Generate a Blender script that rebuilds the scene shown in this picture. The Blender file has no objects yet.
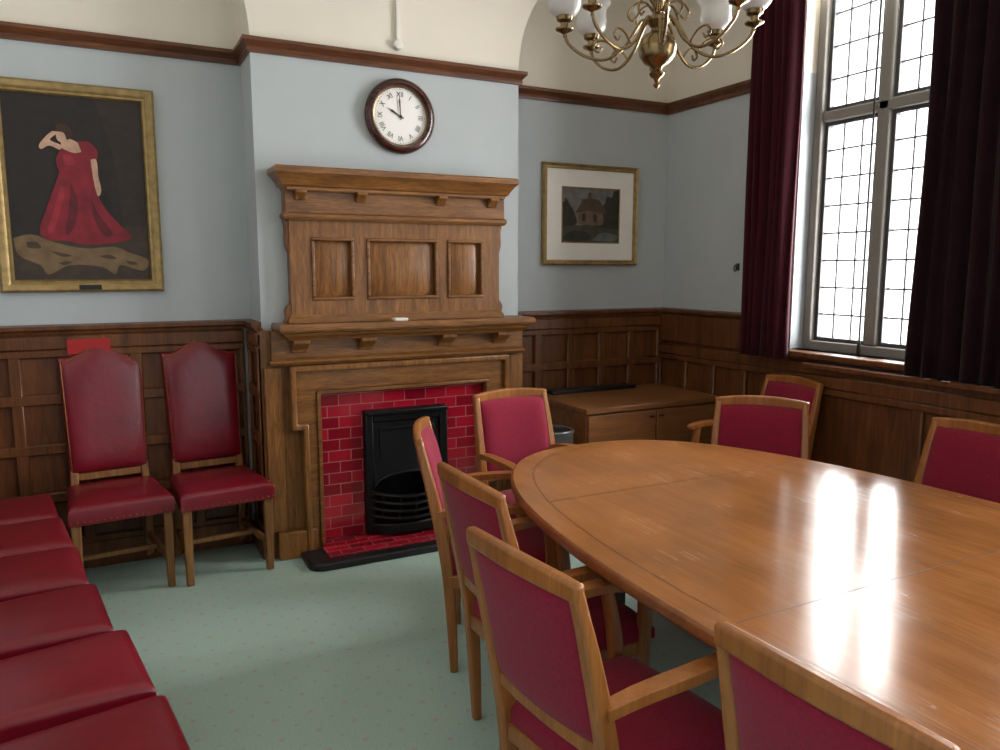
import bpy, bmesh, math, random
from mathutils import Vector, Matrix
RND=random.Random(4); sc=bpy.context.scene; col=sc.collection; pi=math.pi
sin,cos=math.sin,math.cos
# ------------------------------------------------------------------ materials
def lin(c):
    return tuple(((x/255)/12.92 if x/255<=.04045 else ((x/255+.055)/1.055)**2.4) for x in c)
def nt(name):
    m=bpy.data.materials.new(name); m.use_nodes=True; n=m.node_tree; n.nodes.clear()
    o=n.nodes.new('ShaderNodeOutputMaterial'); b=n.nodes.new('ShaderNodeBsdfPrincipled'); n.links.new(b.outputs[0],o.inputs[0])
    return m,n,b
def coords(n,scale=(1,1,1),rot=(0,0,0)):
    t=n.nodes.new('ShaderNodeTexCoord'); mp=n.nodes.new('ShaderNodeMapping'); mp.inputs['Scale'].default_value=scale; mp.inputs['Rotation'].default_value=rot
    n.links.new(t.outputs['Object'],mp.inputs[0]); return mp.outputs[0]
def noise(n,vec,scale,detail=4,dist=0,rough=.55):
    x=n.nodes.new('ShaderNodeTexNoise'); x.inputs['Scale'].default_value=scale; x.inputs['Detail'].default_value=detail
    x.inputs['Distortion'].default_value=dist; x.inputs['Roughness'].default_value=rough
    n.links.new(vec,x.inputs['Vector']); return x.outputs[0]
def ramp(n,fac,stops):
    r=n.nodes.new('ShaderNodeValToRGB'); e=r.color_ramp.elements
    while len(e)<len(stops): e.new(.5)
    for i,(p,c) in enumerate(stops): e[i].position=p; e[i].color=(*c,1)
    n.links.new(fac,r.inputs[0]); return r.outputs[0]
def bump(n,b,h,strength,dist=.01):
    k=n.nodes.new('ShaderNodeBump'); k.inputs['Strength'].default_value=strength; k.inputs['Distance'].default_value=dist
    n.links.new(h,k.inputs['Height']); n.links.new(k.outputs[0],b.inputs['Normal'])
def setb(b,rough,metal=0,coat=0,spec=.5):
    b.inputs['Roughness'].default_value=rough; b.inputs['Metallic'].default_value=metal
    b.inputs['Coat Weight'].default_value=coat; b.inputs['Coat Roughness'].default_value=.14
    b.inputs['Specular IOR Level'].default_value=spec
def plain(name,c,rough=.5,metal=0,var=.08,scale=6,bmp=0,bscale=150,coat=0,spec=.5,sheen=0):
    m,n,b=nt(name); setb(b,rough,metal,coat,spec); c=lin(c)
    v=coords(n); f=noise(n,v,scale)
    lo=tuple(x*(1-var) for x in c); hi=tuple(min(1,x*(1+var)) for x in c)
    n.links.new(ramp(n,f,[(.3,lo),(.7,hi)]),b.inputs['Base Color'])
    if bmp: bump(n,b,noise(n,v,bscale,2),bmp,.004)
    if sheen: b.inputs['Sheen Weight'].default_value=sheen
    return m
def wood(name,dark,light,axis='Z',rough=.35,k=26,coat=.2,spec=.4,scuff=False,fleck=1):
    m,n,b=nt(name); setb(b,rough,0,coat,spec)
    s=[1,1,1]; s['XYZ'.index(axis)]=.09
    v=coords(n,tuple(s)); f=noise(n,v,k,6,.5)
    d,l=lin(dark),lin(light); mid=tuple((a+c)/2 for a,c in zip(d,l))
    c1=ramp(n,f,[(.25,d),(.5,mid),(.75,l)])
    s2=[1,1,1]; s2['XYZ'.index(axis)]=.06
    f2=noise(n,coords(n),3,2); mx=n.nodes.new('ShaderNodeMix'); mx.data_type='RGBA'; mx.blend_type='MULTIPLY'; mx.inputs[0].default_value=1
    n.links.new(c1,mx.inputs[6]); n.links.new(ramp(n,f2,[(.3,(.8,.8,.8)),(.7,(1.1,1.1,1.1))]),mx.inputs[7])
    f3=noise(n,coords(n,tuple(s2)),k*7,3); m3=n.nodes.new('ShaderNodeMix'); m3.data_type='RGBA'; m3.blend_type='MULTIPLY'; m3.inputs[0].default_value=.3 if scuff else fleck
    n.links.new(mx.outputs[2],m3.inputs[6]); n.links.new(ramp(n,f3,[(.34,(.62,.6,.58)),(.5,(1,1,1)),(.68,(1.22,1.2,1.16))]),m3.inputs[7])
    out=m3.outputs[2]
    if scuff:
        def scr(rot,sc):
            q=noise(n,coords(n,(1,.025,1),(0,0,rot)),sc,1); s1=n.nodes.new('ShaderNodeMath'); s1.operation='SUBTRACT'; s1.inputs[1].default_value=.5; n.links.new(q,s1.inputs[0])
            s2_=n.nodes.new('ShaderNodeMath'); s2_.operation='ABSOLUTE'; n.links.new(s1.outputs[0],s2_.inputs[0]); return ramp(n,s2_.outputs[0],[(0,(1,1,1)),(.009,(0,0,0))])
        acc=scr(.7,40)
        for rot,s_ in ((-.9,36),(.2,44),(1.5,34)):
            a2=n.nodes.new('ShaderNodeMath'); a2.operation='MAXIMUM'; n.links.new(acc,a2.inputs[0]); n.links.new(scr(rot,s_),a2.inputs[1]); acc=a2.outputs[0]
        patch=ramp(n,noise(n,coords(n),4.5,4),[(.48,(0,0,0)),(.68,(1,1,1))])
        mu=n.nodes.new('ShaderNodeMath'); mu.operation='MULTIPLY'; n.links.new(acc,mu.inputs[0]); n.links.new(patch,mu.inputs[1])
        base=ramp(n,noise(n,coords(n),2.2,5),[(.3,(.13,)*3),(.7,(.21,)*3)])
        ad=n.nodes.new('ShaderNodeMath'); ad.operation='MULTIPLY_ADD'; ad.inputs[1].default_value=.2; n.links.new(mu.outputs[0],ad.inputs[0]); n.links.new(base,ad.inputs[2]); n.links.new(ad.outputs[0],b.inputs['Roughness'])
        sf=n.nodes.new('ShaderNodeMath'); sf.operation='MULTIPLY'; sf.inputs[1].default_value=.12; n.links.new(mu.outputs[0],sf.inputs[0])
        m4=n.nodes.new('ShaderNodeMix'); m4.data_type='RGBA'; n.links.new(sf.outputs[0],m4.inputs[0]); n.links.new(out,m4.inputs[6]); m4.inputs[7].default_value=(*lin((216,182,146)),1); out=m4.outputs[2]
    n.links.new(out,b.inputs['Base Color']); bump(n,b,f,.02 if scuff else .1,.003)
    return m
M={}
M['blue']=plain('wall_blue_paint',(184,192,195),.75,var=.03,scale=3,bmp=.05,bscale=60)
M['cream']=plain('cream_plaster',(232,226,212),.8,var=.03,scale=2)
M['wains']=wood('wainscot_oak',(76,43,22),(128,79,41),'Z',.4,24,.15,fleck=.7)
M['rail']=wood('rail_wood',(74,42,24),(118,71,42),'X',.4,20,.15)
M['oak']=wood('oak_upright',(100,62,28),(158,107,55),'Z',.38,44,.2)
M['oakh']=wood('oak_level',(96,59,27),(152,103,53),'X',.36,44,.25)
M['table']=wood('table_veneer',(150,95,50),(174,115,66),'Y',.15,22,.1,spec=.36,scuff=True)
M['tabedge']=wood('table_edge',(122,73,34),(160,103,54),'X',.28,16,.3,fleck=.5)
M['beech']=wood('beech_frame',(138,82,36),(176,114,57),'Z',.34,18,.25,fleck=.4)
M['sideb']=wood('sideboard_wood',(112,70,38),(150,99,57),'X',.42,22,.1,fleck=.5)
M['chairoak']=wood('side_chair_oak',(122,80,43),(168,121,73),'Z',.42,20,.1,fleck=.7)
M['darkleg']=wood('dark_leg_wood',(34,20,14),(58,36,24),'Z',.4,18,.1)
M['inlay']=wood('inlay_dark',(92,54,27),(114,69,36),'X',.35,18,.1)
M['clockw']=wood('clock_mahogany',(48,18,12),(84,36,22),'X',.25,14,.5)
M['leather']=plain('red_leather',(122,16,35),.28,var=.18,scale=5,bmp=.2,bscale=28,spec=.6)
M['fabric']=plain('magenta_wool',(138,26,53),.85,var=.16,scale=120,bmp=.4,bscale=420,spec=.2,sheen=.12)
M['curt']=plain('maroon_velvet',(60,15,27),.9,var=.18,scale=8,bmp=.1,bscale=200,spec=.15,sheen=.08)
M['curt2']=plain('dark_maroon_velvet',(36,14,22),.9,var=.18,scale=8,bmp=.1,bscale=200,spec=.15,sheen=.06)
M['iron']=plain('black_cast_iron',(20,20,22),.38,.4,var=.15,scale=20,bmp=.08,bscale=80)
M['blackstone']=plain('black_slate',(26,26,28),.4,var=.2,scale=14)
M['brass']=plain('aged_brass',(138,117,84),.25,1,var=.18,scale=14)
M['gold']=plain('gilt_frame',(158,133,86),.42,.55,var=.25,scale=25,bmp=.3,bscale=70)
M['steel']=plain('brushed_steel',(140,142,144),.32,.85,var=.05)
M['white']=plain('white_plastic',(228,226,218),.5,var=.02)
M['dial']=plain('clock_dial',(246,245,242),.55,var=.02)
M['black']=plain('black_paint',(16,16,16),.45,var=.1)
M['mount']=plain('picture_mount',(244,241,234),.8,var=.03)
M['lead']=plain('window_lead',(78,80,82),.6,.2,var=.1)
M['stone']=plain('window_stone',(138,135,128),.8,var=.06,scale=12)
M['redsign']=plain('red_card',(176,32,32),.5,var=.05)
M['nail']=plain('brass_nail',(140,100,64),.3,1,var=.1)
def c_(name,c,r=.6): return plain(name,c,r,var=.3,scale=16)
m,n,b=nt('frosted_glass'); setb(b,.3); b.inputs['Transmission Weight'].default_value=.4
n.links.new(ramp(n,noise(n,coords(n),9),[(.3,(.8,.8,.78)),(.7,(.92,.92,.9))]),b.inputs['Base Color']); M['shade']=m
m,n,b=nt('clear_pane'); o=[x for x in n.nodes if x.type=='OUTPUT_MATERIAL'][0]
tr=n.nodes.new('ShaderNodeBsdfTransparent'); gl=n.nodes.new('ShaderNodeBsdfGlossy'); gl.inputs['Roughness'].default_value=.05
mx=n.nodes.new('ShaderNodeMixShader'); mx.inputs[0].default_value=.04; n.links.new(tr.outputs[0],mx.inputs[1]); n.links.new(gl.outputs[0],mx.inputs[2]); n.links.new(mx.outputs[0],o.inputs[0]); M['pane']=m
m,n,b=nt('red_glazed_tile'); setb(b,.12,0,.5)
t=n.nodes.new('ShaderNodeTexCoord'); sp=n.nodes.new('ShaderNodeSeparateXYZ'); cb=n.nodes.new('ShaderNodeCombineXYZ')
ad=n.nodes.new('ShaderNodeMath'); ad.operation='ADD'
n.links.new(t.outputs['Object'],sp.inputs[0]); n.links.new(sp.outputs['X'],cb.inputs['X'])
n.links.new(sp.outputs['Z'],ad.inputs[0]); n.links.new(sp.outputs['Y'],ad.inputs[1]); n.links.new(ad.outputs[0],cb.inputs['Y'])
br=n.nodes.new('ShaderNodeTexBrick'); br.inputs['Scale'].default_value=1; br.inputs['Brick Width'].default_value=.128; br.inputs['Row Height'].default_value=.063
br.inputs['Mortar Size'].default_value=.0022; br.inputs['Mortar Smooth'].default_value=.2
br.inputs['Color1'].default_value=(*lin((180,28,48)),1); br.inputs['Color2'].default_value=(*lin((128,15,34)),1); br.inputs['Mortar'].default_value=(*lin((178,112,110)),1)
n.links.new(cb.outputs[0],br.inputs['Vector']); n.links.new(br.outputs['Color'],b.inputs['Base Color'])
iv=n.nodes.new('ShaderNodeMath'); iv.operation='SUBTRACT'; iv.inputs[0].default_value=1; n.links.new(br.outputs['Fac'],iv.inputs[1]); bump(n,b,iv.outputs[0],.5,.004); M['tile']=m
m,n,b=nt('green_carpet'); setb(b,.95,0,0,.1)
v=coords(n); base=ramp(n,noise(n,v,180,3),[(.3,lin((164,193,181))),(.7,lin((192,216,205)))])
def dots(off,r):
    mp=n.nodes.new('ShaderNodeMapping'); mp.inputs['Scale'].default_value=(8,8,0); mp.inputs['Location'].default_value=(off,off,0)
    tt=n.nodes.new('ShaderNodeTexCoord'); n.links.new(tt.outputs['Object'],mp.inputs[0])
    fr=n.nodes.new('ShaderNodeVectorMath'); fr.operation='FRACTION'; n.links.new(mp.outputs[0],fr.inputs[0])
    sb=n.nodes.new('ShaderNodeVectorMath'); sb.operation='SUBTRACT'; sb.inputs[1].default_value=(.5,.5,0); n.links.new(fr.outputs[0],sb.inputs[0])
    ln=n.nodes.new('ShaderNodeVectorMath'); ln.operation='LENGTH'; n.links.new(sb.outputs[0],ln.inputs[0])
    lt=n.nodes.new('ShaderNodeMath'); lt.operation='LESS_THAN'; lt.inputs[1].default_value=r; n.links.new(ln.outputs['Value'],lt.inputs[0]); return lt.outputs[0]
mx=n.nodes.new('ShaderNodeMix'); mx.data_type='RGBA'; n.links.new(dots(0,.08),mx.inputs[0]); n.links.new(base,mx.inputs[6]); mx.inputs[7].default_value=(*lin((190,184,176)),1)
m2=n.nodes.new('ShaderNodeMix'); m2.data_type='RGBA'; n.links.new(dots(.5,.055),m2.inputs[0]); n.links.new(mx.outputs[2],m2.inputs[6]); m2.inputs[7].default_value=(*lin((188,184,176)),1)
n.links.new(m2.outputs[2],b.inputs['Base Color']); bump(n,b,noise(n,v,400,2),.5,.004); M['carpet']=m
# ------------------------------------------------------------------ mesh builder
def cat(pts,n=6):
    P=[Vector(p) for p in pts]; P=[P[0]*2-P[1]]+P+[P[-1]*2-P[-2]]; out=[]
    for i in range(1,len(P)-2):
        a,b,c,d=P[i-1:i+3]
        for k in range(n):
            t=k/n; out.append(.5*((2*b)+(c-a)*t+(2*a-5*b+4*c-d)*t*t+(3*b-a-3*c+d)*t**3))
    out.append(P[-2]); return out
class MB:
    def __init__(s): s.v=[]; s.f=[]; s.m=[]
    def add(s,vs,fs,mi=0):
        b=len(s.v); s.v+=[tuple(v) for v in vs]; s.f+=[[i+b for i in f] for f in fs]; s.m+=[mi]*len(fs); return s
    def hexa(s,vs,mi=0):
        return s.add(vs,[(0,1,2,3),(4,7,6,5),(0,4,5,1),(1,5,6,2),(2,6,7,3),(3,7,4,0)],mi)
    def box(s,x0,x1,y0,y1,z0,z1,mi=0):
        return s.hexa([(x0,y0,z0),(x1,y0,z0),(x1,y1,z0),(x0,y1,z0),(x0,y0,z1),(x1,y0,z1),(x1,y1,z1),(x0,y1,z1)],mi)
    def obox(s,p,d,nn,a0,a1,o0,o1,z0,z1,mi=0):
        q=lambda a,o,z:(p[0]+d[0]*a+nn[0]*o,p[1]+d[1]*a+nn[1]*o,z)
        return s.hexa([q(a0,o0,z0),q(a1,o0,z0),q(a1,o1,z0),q(a0,o1,z0),q(a0,o0,z1),q(a1,o0,z1),q(a1,o1,z1),q(a0,o1,z1)],mi)
    def prism(s,poly,axis,a,b,mi=0):
        f={'x':lambda p,t:(t,p[0],p[1]),'y':lambda p,t:(p[0],t,p[1]),'z':lambda p,t:(p[0],p[1],t)}[axis]; k=len(poly)
        vs=[f(p,a) for p in poly]+[f(p,b) for p in poly]
        return s.add(vs,[list(range(k)),list(range(2*k-1,k-1,-1))]+[(i,(i+1)%k,k+(i+1)%k,k+i) for i in range(k)],mi)
    def frustum(s,r0,z0,r1,z1,mi=0):
        a=[(r0[0],z0,r0[2]),(r0[1],z0,r0[2]),(r0[1],z0,r0[3]),(r0[0],z0,r0[3])]; b=[(r1[0],z1,r1[2]),(r1[1],z1,r1[2]),(r1[1],z1,r1[3]),(r1[0],z1,r1[3])]
        return s.hexa(a+b,mi)
    def lathe(s,prof,c=(0,0,0),n=24,mi=0,axis='z',ring=False):
        vs=[]; k=len(prof)
        for r,z in prof:
            for i in range(n):
                a=2*pi*i/n
                vs.append((c[0]+r*cos(a),c[1]+r*sin(a),c[2]+z) if axis=='z' else (c[0]+r*cos(a),c[1]-z,c[2]+r*sin(a)))
        E=k if ring else k-1
        fs=[(j*n+i,j*n+(i+1)%n,((j+1)%k)*n+(i+1)%n,((j+1)%k)*n+i) for j in range(E) for i in range(n)]
        if not ring:
            if prof[0][0]>1e-5: fs.append(list(range(n-1,-1,-1)))
            if prof[-1][0]>1e-5: fs.append(list(range((k-1)*n,k*n)))
        return s.add(vs,fs,mi)
    def tube(s,path,r,n=8,mi=0):
        P=[Vector(p) for p in path]; rr=r if isinstance(r,(list,tuple)) else [r]*len(P); vs=[]; ref=None
        for i,p in enumerate(P):
            t=(P[min(i+1,len(P)-1)]-P[max(i-1,0)]).normalized()
            if ref is None: ref=Vector((0,0,1)) if abs(t.z)<.9 else Vector((1,0,0))
            a=(ref-t*ref.dot(t)).normalized(); b=t.cross(a); ref=a
            for k in range(n):
                q=2*pi*k/n; vs.append(p+a*(rr[i]*cos(q))+b*(rr[i]*sin(q)))
        L=len(P); fs=[(j*n+i,j*n+(i+1)%n,(j+1)*n+(i+1)%n,(j+1)*n+i) for j in range(L-1) for i in range(n)]
        fs+=[list(range(n-1,-1,-1)),list(range((L-1)*n,L*n))]
        return s.add(vs,fs,mi)
    def bar(s,path,side,w,h,mi=0):
        P=[Vector(p) for p in path]; L=len(P); side=Vector(side).normalized()
        W=w if isinstance(w,(list,tuple)) else [w]*L; H=h if isinstance(h,(list,tuple)) else [h]*L; vs=[]
        for i,p in enumerate(P):
            t=(P[min(i+1,L-1)]-P[max(i-1,0)]).normalized(); a=(side-t*side.dot(t)).normalized(); b=t.cross(a)
            a=a*W[i]/2; b=b*H[i]/2; vs+=[p-a-b,p+a-b,p+a+b,p-a+b]
        fs=[(j*4+i,j*4+(i+1)%4,(j+1)*4+(i+1)%4,(j+1)*4+i) for j in range(L-1) for i in range(4)]+[(3,2,1,0),(L*4-4,L*4-3,L*4-2,L*4-1)]
        return s.add(vs,fs,mi)
    def sweep(s,path,prof,mi=0,closed=False):
        P=[Vector(p) for p in path]; L=len(P); k=len(prof); vs=[]
        nn=lambda a,b:Vector(((b-a).y,-(b-a).x)).normalized()
        for i in range(L):
            if closed: n1=nn(P[i-1],P[i]); n2=nn(P[i],P[(i+1)%L])
            else: n1=nn(P[max(i-1,0)],P[max(i,1)]); n2=nn(P[min(i,L-2)],P[min(i+1,L-1)])
            mm=(n1+n2)/(1+n1.dot(n2))
            for o,z in prof: vs.append((P[i].x+mm.x*o,P[i].y+mm.y*o,z))
        E=L if closed else L-1
        fs=[(j*k+i,j*k+(i+1)%k,((j+1)%L)*k+(i+1)%k,((j+1)%L)*k+i) for j in range(E) for i in range(k)]
        if not closed: fs+=[list(range(k-1,-1,-1)),list(range((L-1)*k,L*k))]
        return s.add(vs,fs,mi)
    def pad(s,fa,fb,nu=14,nv=14,mi=0):
        S=[sin(pi/2*(2*i/nu-1)) for i in range(nu+1)]; T=[sin(pi/2*(2*i/nv-1)) for i in range(nv+1)]; W=nu+1; N=W*(nv+1)
        vs=[fa(a,t) for t in T for a in S]+[fb(a,t) for t in T for a in S]; fs=[]
        for j in range(nv):
            for i in range(nu):
                q=(j*W+i,j*W+i+1,(j+1)*W+i+1,(j+1)*W+i); fs.append(q); fs.append(tuple(N+x for x in reversed(q)))
        rim=[i for i in range(W)]+[j*W+nu for j in range(1,nv+1)]+[nv*W+i for i in range(nu-1,-1,-1)]+[j*W for j in range(nv-1,0,-1)]
        for a,b in zip(rim,rim[1:]+rim[:1]): fs.append((b,a,N+a,N+b))
        return s.add(vs,fs,mi)
    def build(s,name,mats,parent=None,org=None,bevel=0,seg=2,ang=40):
        if not isinstance(mats,(list,tuple)): mats=[mats]
        off=Vector(org) if org is not None else Vector((0,0,0))
        me=bpy.data.meshes.new(name); me.from_pydata([Vector(v)-off for v in s.v],[],s.f)
        for x in mats: me.materials.append(x)
        me.polygons.foreach_set('material_index',s.m)
        bm=bmesh.new(); bm.from_mesh(me); bmesh.ops.recalc_face_normals(bm,faces=bm.faces); bm.to_mesh(me); bm.free()
        me.polygons.foreach_set('use_smooth',[True]*len(me.polygons)); me.set_sharp_from_angle(angle=math.radians(ang)); me.update()
        o=bpy.data.objects.new(name,me); col.objects.link(o)
        if parent is not None: o.parent=parent
        elif org is not None: o.location=off
        if bevel:
            k=o.modifiers.new('bevel','BEVEL'); k.width=bevel; k.segments=seg; k.limit_method='ANGLE'; k.angle_limit=math.radians(35)
        return o
def tag(o,label=None,catg=None,group=None,kind=None):
    if label: o['label']=label
    if catg: o['category']=catg
    if group: o['group']=group
    if kind: o['kind']=kind
    return o
def thing(name,loc,label,catg,group=None,rz=0):
    o=bpy.data.objects.new(name,None); o.empty_display_size=.1; col.objects.link(o); o.location=loc; o.rotation_euler=(0,0,rz); return tag(o,label,catg,group)
def dup(root,loc,rz,label):
    r=root.copy(); col.objects.link(r); r.location=loc; r.rotation_euler=(0,0,rz); r['label']=label
    for ch in list(root.children):
        c=ch.copy(); col.objects.link(c); c.parent=r
        for g in ch.children:
            d=g.copy(); col.objects.link(d); d.parent=c
    return r
def struct(o): return tag(o,kind='structure')
# ------------------------------------------------------------------ room shell
XL,XR,YB,YC,YF=-.95,3.62,4.45,4.15,-1.6; C0,C1=.73,2.255; ZR=2.66; ZC=3.5
struct(MB().box(XL-.15,XR+.3,YF,YB+.15,-.1,0).build('floor',M['carpet']))
b=MB(); b.box(XL-.15,XR+.3,YB,YB+.15,0,ZR,0); b.box(XL-.15,XR+.3,YB,YB+.15,ZR,ZC,1); struct(b.build('wall_back',[M['blue'],M['cream']]))
b=MB(); b.box(XL-.15,XL,YF,YB,0,ZR,0); b.box(XL-.15,XL,YF,YB,ZR,ZC,1); struct(b.build('wall_left',[M['blue'],M['cream']]))
b=MB(); b.prism([(C0,0),(1.26,0),(1.26,.74),(1.74,.74),(1.74,0),(C1,0),(C1,ZR),(C0,ZR)],'y',YC,YB,0)
fl=[(.74-math.sqrt(.74**2-z*z),ZR+.04+z) for z in [i*.06 for i in range(12)]]
pl=[(C1,ZR)]+[(C1+f,z) for f,z in fl]+[(C1+.42,ZC)]; pr=[(C0-.42,ZC)]+[(C0-f,z) for f,z in reversed(fl)]+[(C0,ZR)]
b.prism(pl+pr,'y',YC,YB,1); struct(b.build('wall_chimney',[M['blue'],M['cream']]))
WZ0,WZ1=1.08,3.2
b=MB(); TH=.3
ys=[YF,-.5,1.05,1.5,3.27,YB]
for i,(a,c) in enumerate(zip(ys,ys[1:])):
    if i in (1,3): b.box(XR,XR+TH,a,c,0,WZ0,0); b.box(XR,XR+TH,a,c,WZ1,ZC,1)
    else: b.box(XR,XR+TH,a,c,0,ZR,0); b.box(XR,XR+TH,a,c,ZR,ZC,1)
struct(b.build('wall_right',[M['blue'],M['cream']]))
b=MB(); b.box(XL-.15,XR+TH,YF,YB+.15,ZC,ZC+.1)
prof=[(0,3.06)]+[(.44-.44*cos(a),3.06+.44*sin(a)) for a in [pi/2*i/12 for i in range(1,13)]]+[(0,3.5)]
b.sweep([(XL,YF),(XL,YB),(XR,YB),(XR,YF)],prof); struct(b.build('ceiling',M['cream']))
wallpath=[(XL,YB),(C0,YB),(C0,YC),(C1,YC),(C1,YB),(XR,YB),(XR,3.40)]
rp=[(0,2.622),(.014,2.622),(.018,2.634),(.016,2.648),(.03,2.664),(.04,2.674),(.04,2.692),(0,2.697)]
struct(MB().sweep(wallpath,rp).build('trim_1',M['rail'],ang=25))
def wains(p0,p1,ztop,cw,name,base=.14,nr=None):
    p0=Vector(p0); p1=Vector(p1); L=(p1-p0).length; d=(p1-p0)/L; nn=(d.y,-d.x); b=MB(); W=lambda *a:b.obox(p0,d,nn,*a)
    W(0,L,0,.014,0,ztop); W(0,L,.014,.05,0,base); W(0,L,.014,.042,ztop-.1,ztop-.03)
    nr=nr or max(2,round((ztop-.1-base)/.25)); zs=[base+(ztop-.1-base)*i/nr for i in range(nr+1)]
    for z in zs[:-1]: W(0,L,.014,.04,z-.025,z+.03)
    W(0,L,.014,.04,ztop-.14,ztop-.1)
    nc=max(1,round(L/cw))
    for i in range(nc+1):
        a=L*i/nc; W(max(0,a-.028),min(L,a+.028),.014,.038,base,ztop-.1)
    return struct(b.build(name,M['wains'],bevel=.007,seg=1))
wains((XL,YB),(C0-.05,YB),1.25,.28,'trim_2'); wains((C0,YB-.05),(C0,YC-.05),1.25,.3,'trim_3')
wains((C1+.05,YB),(XR-.05,YB),1.25,.27,'trim_4'); wains((XR,YB),(XR,3.05),1.05,.28,'trim_5')
b=MB(); cp=[(0,1.225),(.03,1.225),(.036,1.24),(.05,1.25),(.05,1.268),(0,1.275)]
b.sweep([(XL,YB),(C0,YB),(C0,YC+.01)],cp); b.sweep([(C1,YC+.05),(C1,YB),(XR,YB),(XR,3.42)],cp); struct(b.build('trim_6',M['wains'],ang=25))
b=MB(); b.box(XR-.04,XR,3.42,YB,1.04,1.23); struct(b.build('trim_7',M['wains'],bevel=.005,seg=1))
wains((XR-.08,3.02),(XR-.08,YF),1.0,.62,'trim_8',nr=1)
b=MB(); b.box(XR-.08,XR,YF,3.02,0,1.0); b.box(XR-.15,XR+.02,YF,3.05,1.0,1.03); struct(b.build('trim_9',M['wains'],bevel=.008))
# ------------------------------------------------------------------ windows
def window(name,y0,y1,nl):
    r=bpy.data.objects.new(name,None); col.objects.link(r); r.location=(XR+.16,(y0+y1)/2,WZ0); struct(r); o=r.location
    X=XR+.16; fw=.05; b=MB()
    b.box(X-.06,X+.06,y0,y0+fw,WZ0,WZ1); b.box(X-.06,X+.06,y1-fw,y1,WZ0,WZ1); b.box(X-.06,X+.06,y0+fw,y1-fw,WZ0,WZ0+fw); b.box(X-.06,X+.06,y0+fw,y1-fw,WZ1-fw,WZ1)
    b.build('window_frame',M['stone'],r,o,bevel=.008)
    zt=2.41; w=(y1-y0)/nl
    MB().box(X-.05,X+.05,y0+fw,y1-fw,zt-.03,zt+.03).build('transom',M['stone'],r,o,bevel=.012)
    for i in range(1,nl):
        MB().box(X-.05,X+.05,y0+w*i-.036,y0+w*i+.036,WZ0+fw,WZ1-fw).build('mullion',M['stone'],r,o,bevel=.012)
    for i in range(nl):
        for (za,zb,nv) in ((WZ0+fw,zt-.03,8),(zt+.03,WZ1-fw,4)):
            ya=y0+w*i+(.05 if i==0 else .036); yb=y0+w*(i+1)-(.05 if i==nl-1 else .036)
            c=MB(); t=.022
            c.box(X-.02,X+.02,ya,ya+t,za,zb); c.box(X-.02,X+.02,yb-t,yb,za,zb); c.box(X-.02,X+.02,ya+t,yb-t,za,za+t); c.box(X-.02,X+.02,ya+t,yb-t,zb-t,zb)
            cas=c.build('casement',M['lead'],r,o)
            p=MB(); p.box(X+.0,X+.003,ya+t,yb-t,za+t,zb-t,0)
            for k in range(1,3): yy=ya+(yb-ya)*k/3; p.box(X-.005,X+.005,yy-.0042,yy+.0042,za+t,zb-t,1)
            for k in range(1,nv): zz=za+(zb-za)*k/nv; p.box(X-.005,X+.005,ya+t,yb-t,zz-.0042,zz+.0042,1)
            p.build('pane',[M['pane'],M['lead']],cas,o)
    MB().box(XR-.1,XR+.1,y0-.03,y1+.05,WZ0-.035,WZ0).build('window_sill',M['wains'],r,o,bevel=.01)
window('window_1',1.5,3.27,4); window('added_window_2',-.5,1.05,3)  # the second window is out of view, added only for the lighting
wc=thing('window_cord',(3.665,2.835,1.08),'thin dark cord hanging down in front of the leaded window glass','cord')
MB().tube(cat([(3.69,2.85,3.195),(3.68,2.845,2.6),(3.67,2.838,1.8),(3.665,2.835,1.16)],5),.0055,6).build('cord',M['black'],wc,wc.location)
MB().lathe([(0,0),(.009,.004),(.012,.03),(.008,.075),(0,.082)],(3.665,2.835,1.08),12).build('toggle',M['black'],wc,wc.location)
# ------------------------------------------------------------------ curtains
def curtain(y0,y1,nf,label,seed,mat,zb=1.035,zt=3.12):
    rr=random.Random(seed); nu=nf*10; nv=14; ph=[rr.uniform(-.5,.5) for _ in range(nf+2)]
    vs=[];fs=[]
    for j in range(nv+1):
        t=j/nv; z=zb+(zt-zb)*t
        for i in range(nu+1):
            q=i/nu; a=q*nf*2*pi; k=int(q*nf)
            amp=.03+.012*sin(k*2.1+seed); x=3.475+amp*sin(a+.5*sin(3*t+ph[k])+.3*ph[k]*(1-t))+.006*sin(a*2.3+t*2)
            yc=(y0+y1)/2; sq=.95+.05*(1-t); vs.append((x,yc+(y0+(y1-y0)*q-yc)*sq+.008*sin(5*t+k),z))
    for j in range(nv):
        for i in range(nu): fs.append((j*(nu+1)+i,j*(nu+1)+i+1,(j+1)*(nu+1)+i+1,(j+1)*(nu+1)+i))
    b=MB(); b.add(vs,fs); org=(3.475,(y0+y1)/2,zb)
    o=b.build('curtain',mat,None,org,ang=180); s=o.modifiers.new('solid','SOLIDIFY'); s.thickness=.006
    return tag(o,label,'curtain','maroon curtains at the leaded window')
curtain(3.17,3.52,6,'maroon full curtain gathered at the left of the leaded window, beside the blue wall',1,M['curt'])
curtain(1.62,2.42,9,'dark maroon curtain hanging at the right of the leaded window by the photo edge',2,M['curt2'])
r=thing('curtain_rail',(3.475,2.6,3.13),'plain curtain rail above the leaded window','curtain rail')
MB().tube([(3.475,1.45,3.135),(3.475,3.62,3.135)],.014,10).build('rail',M['brass'],r,r.location)
for yy in (1.46,3.58): MB().box(3.475,XR+.05,yy-.012,yy+.012,3.123,3.147).build('bracket',M['brass'],r,r.location)
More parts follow.
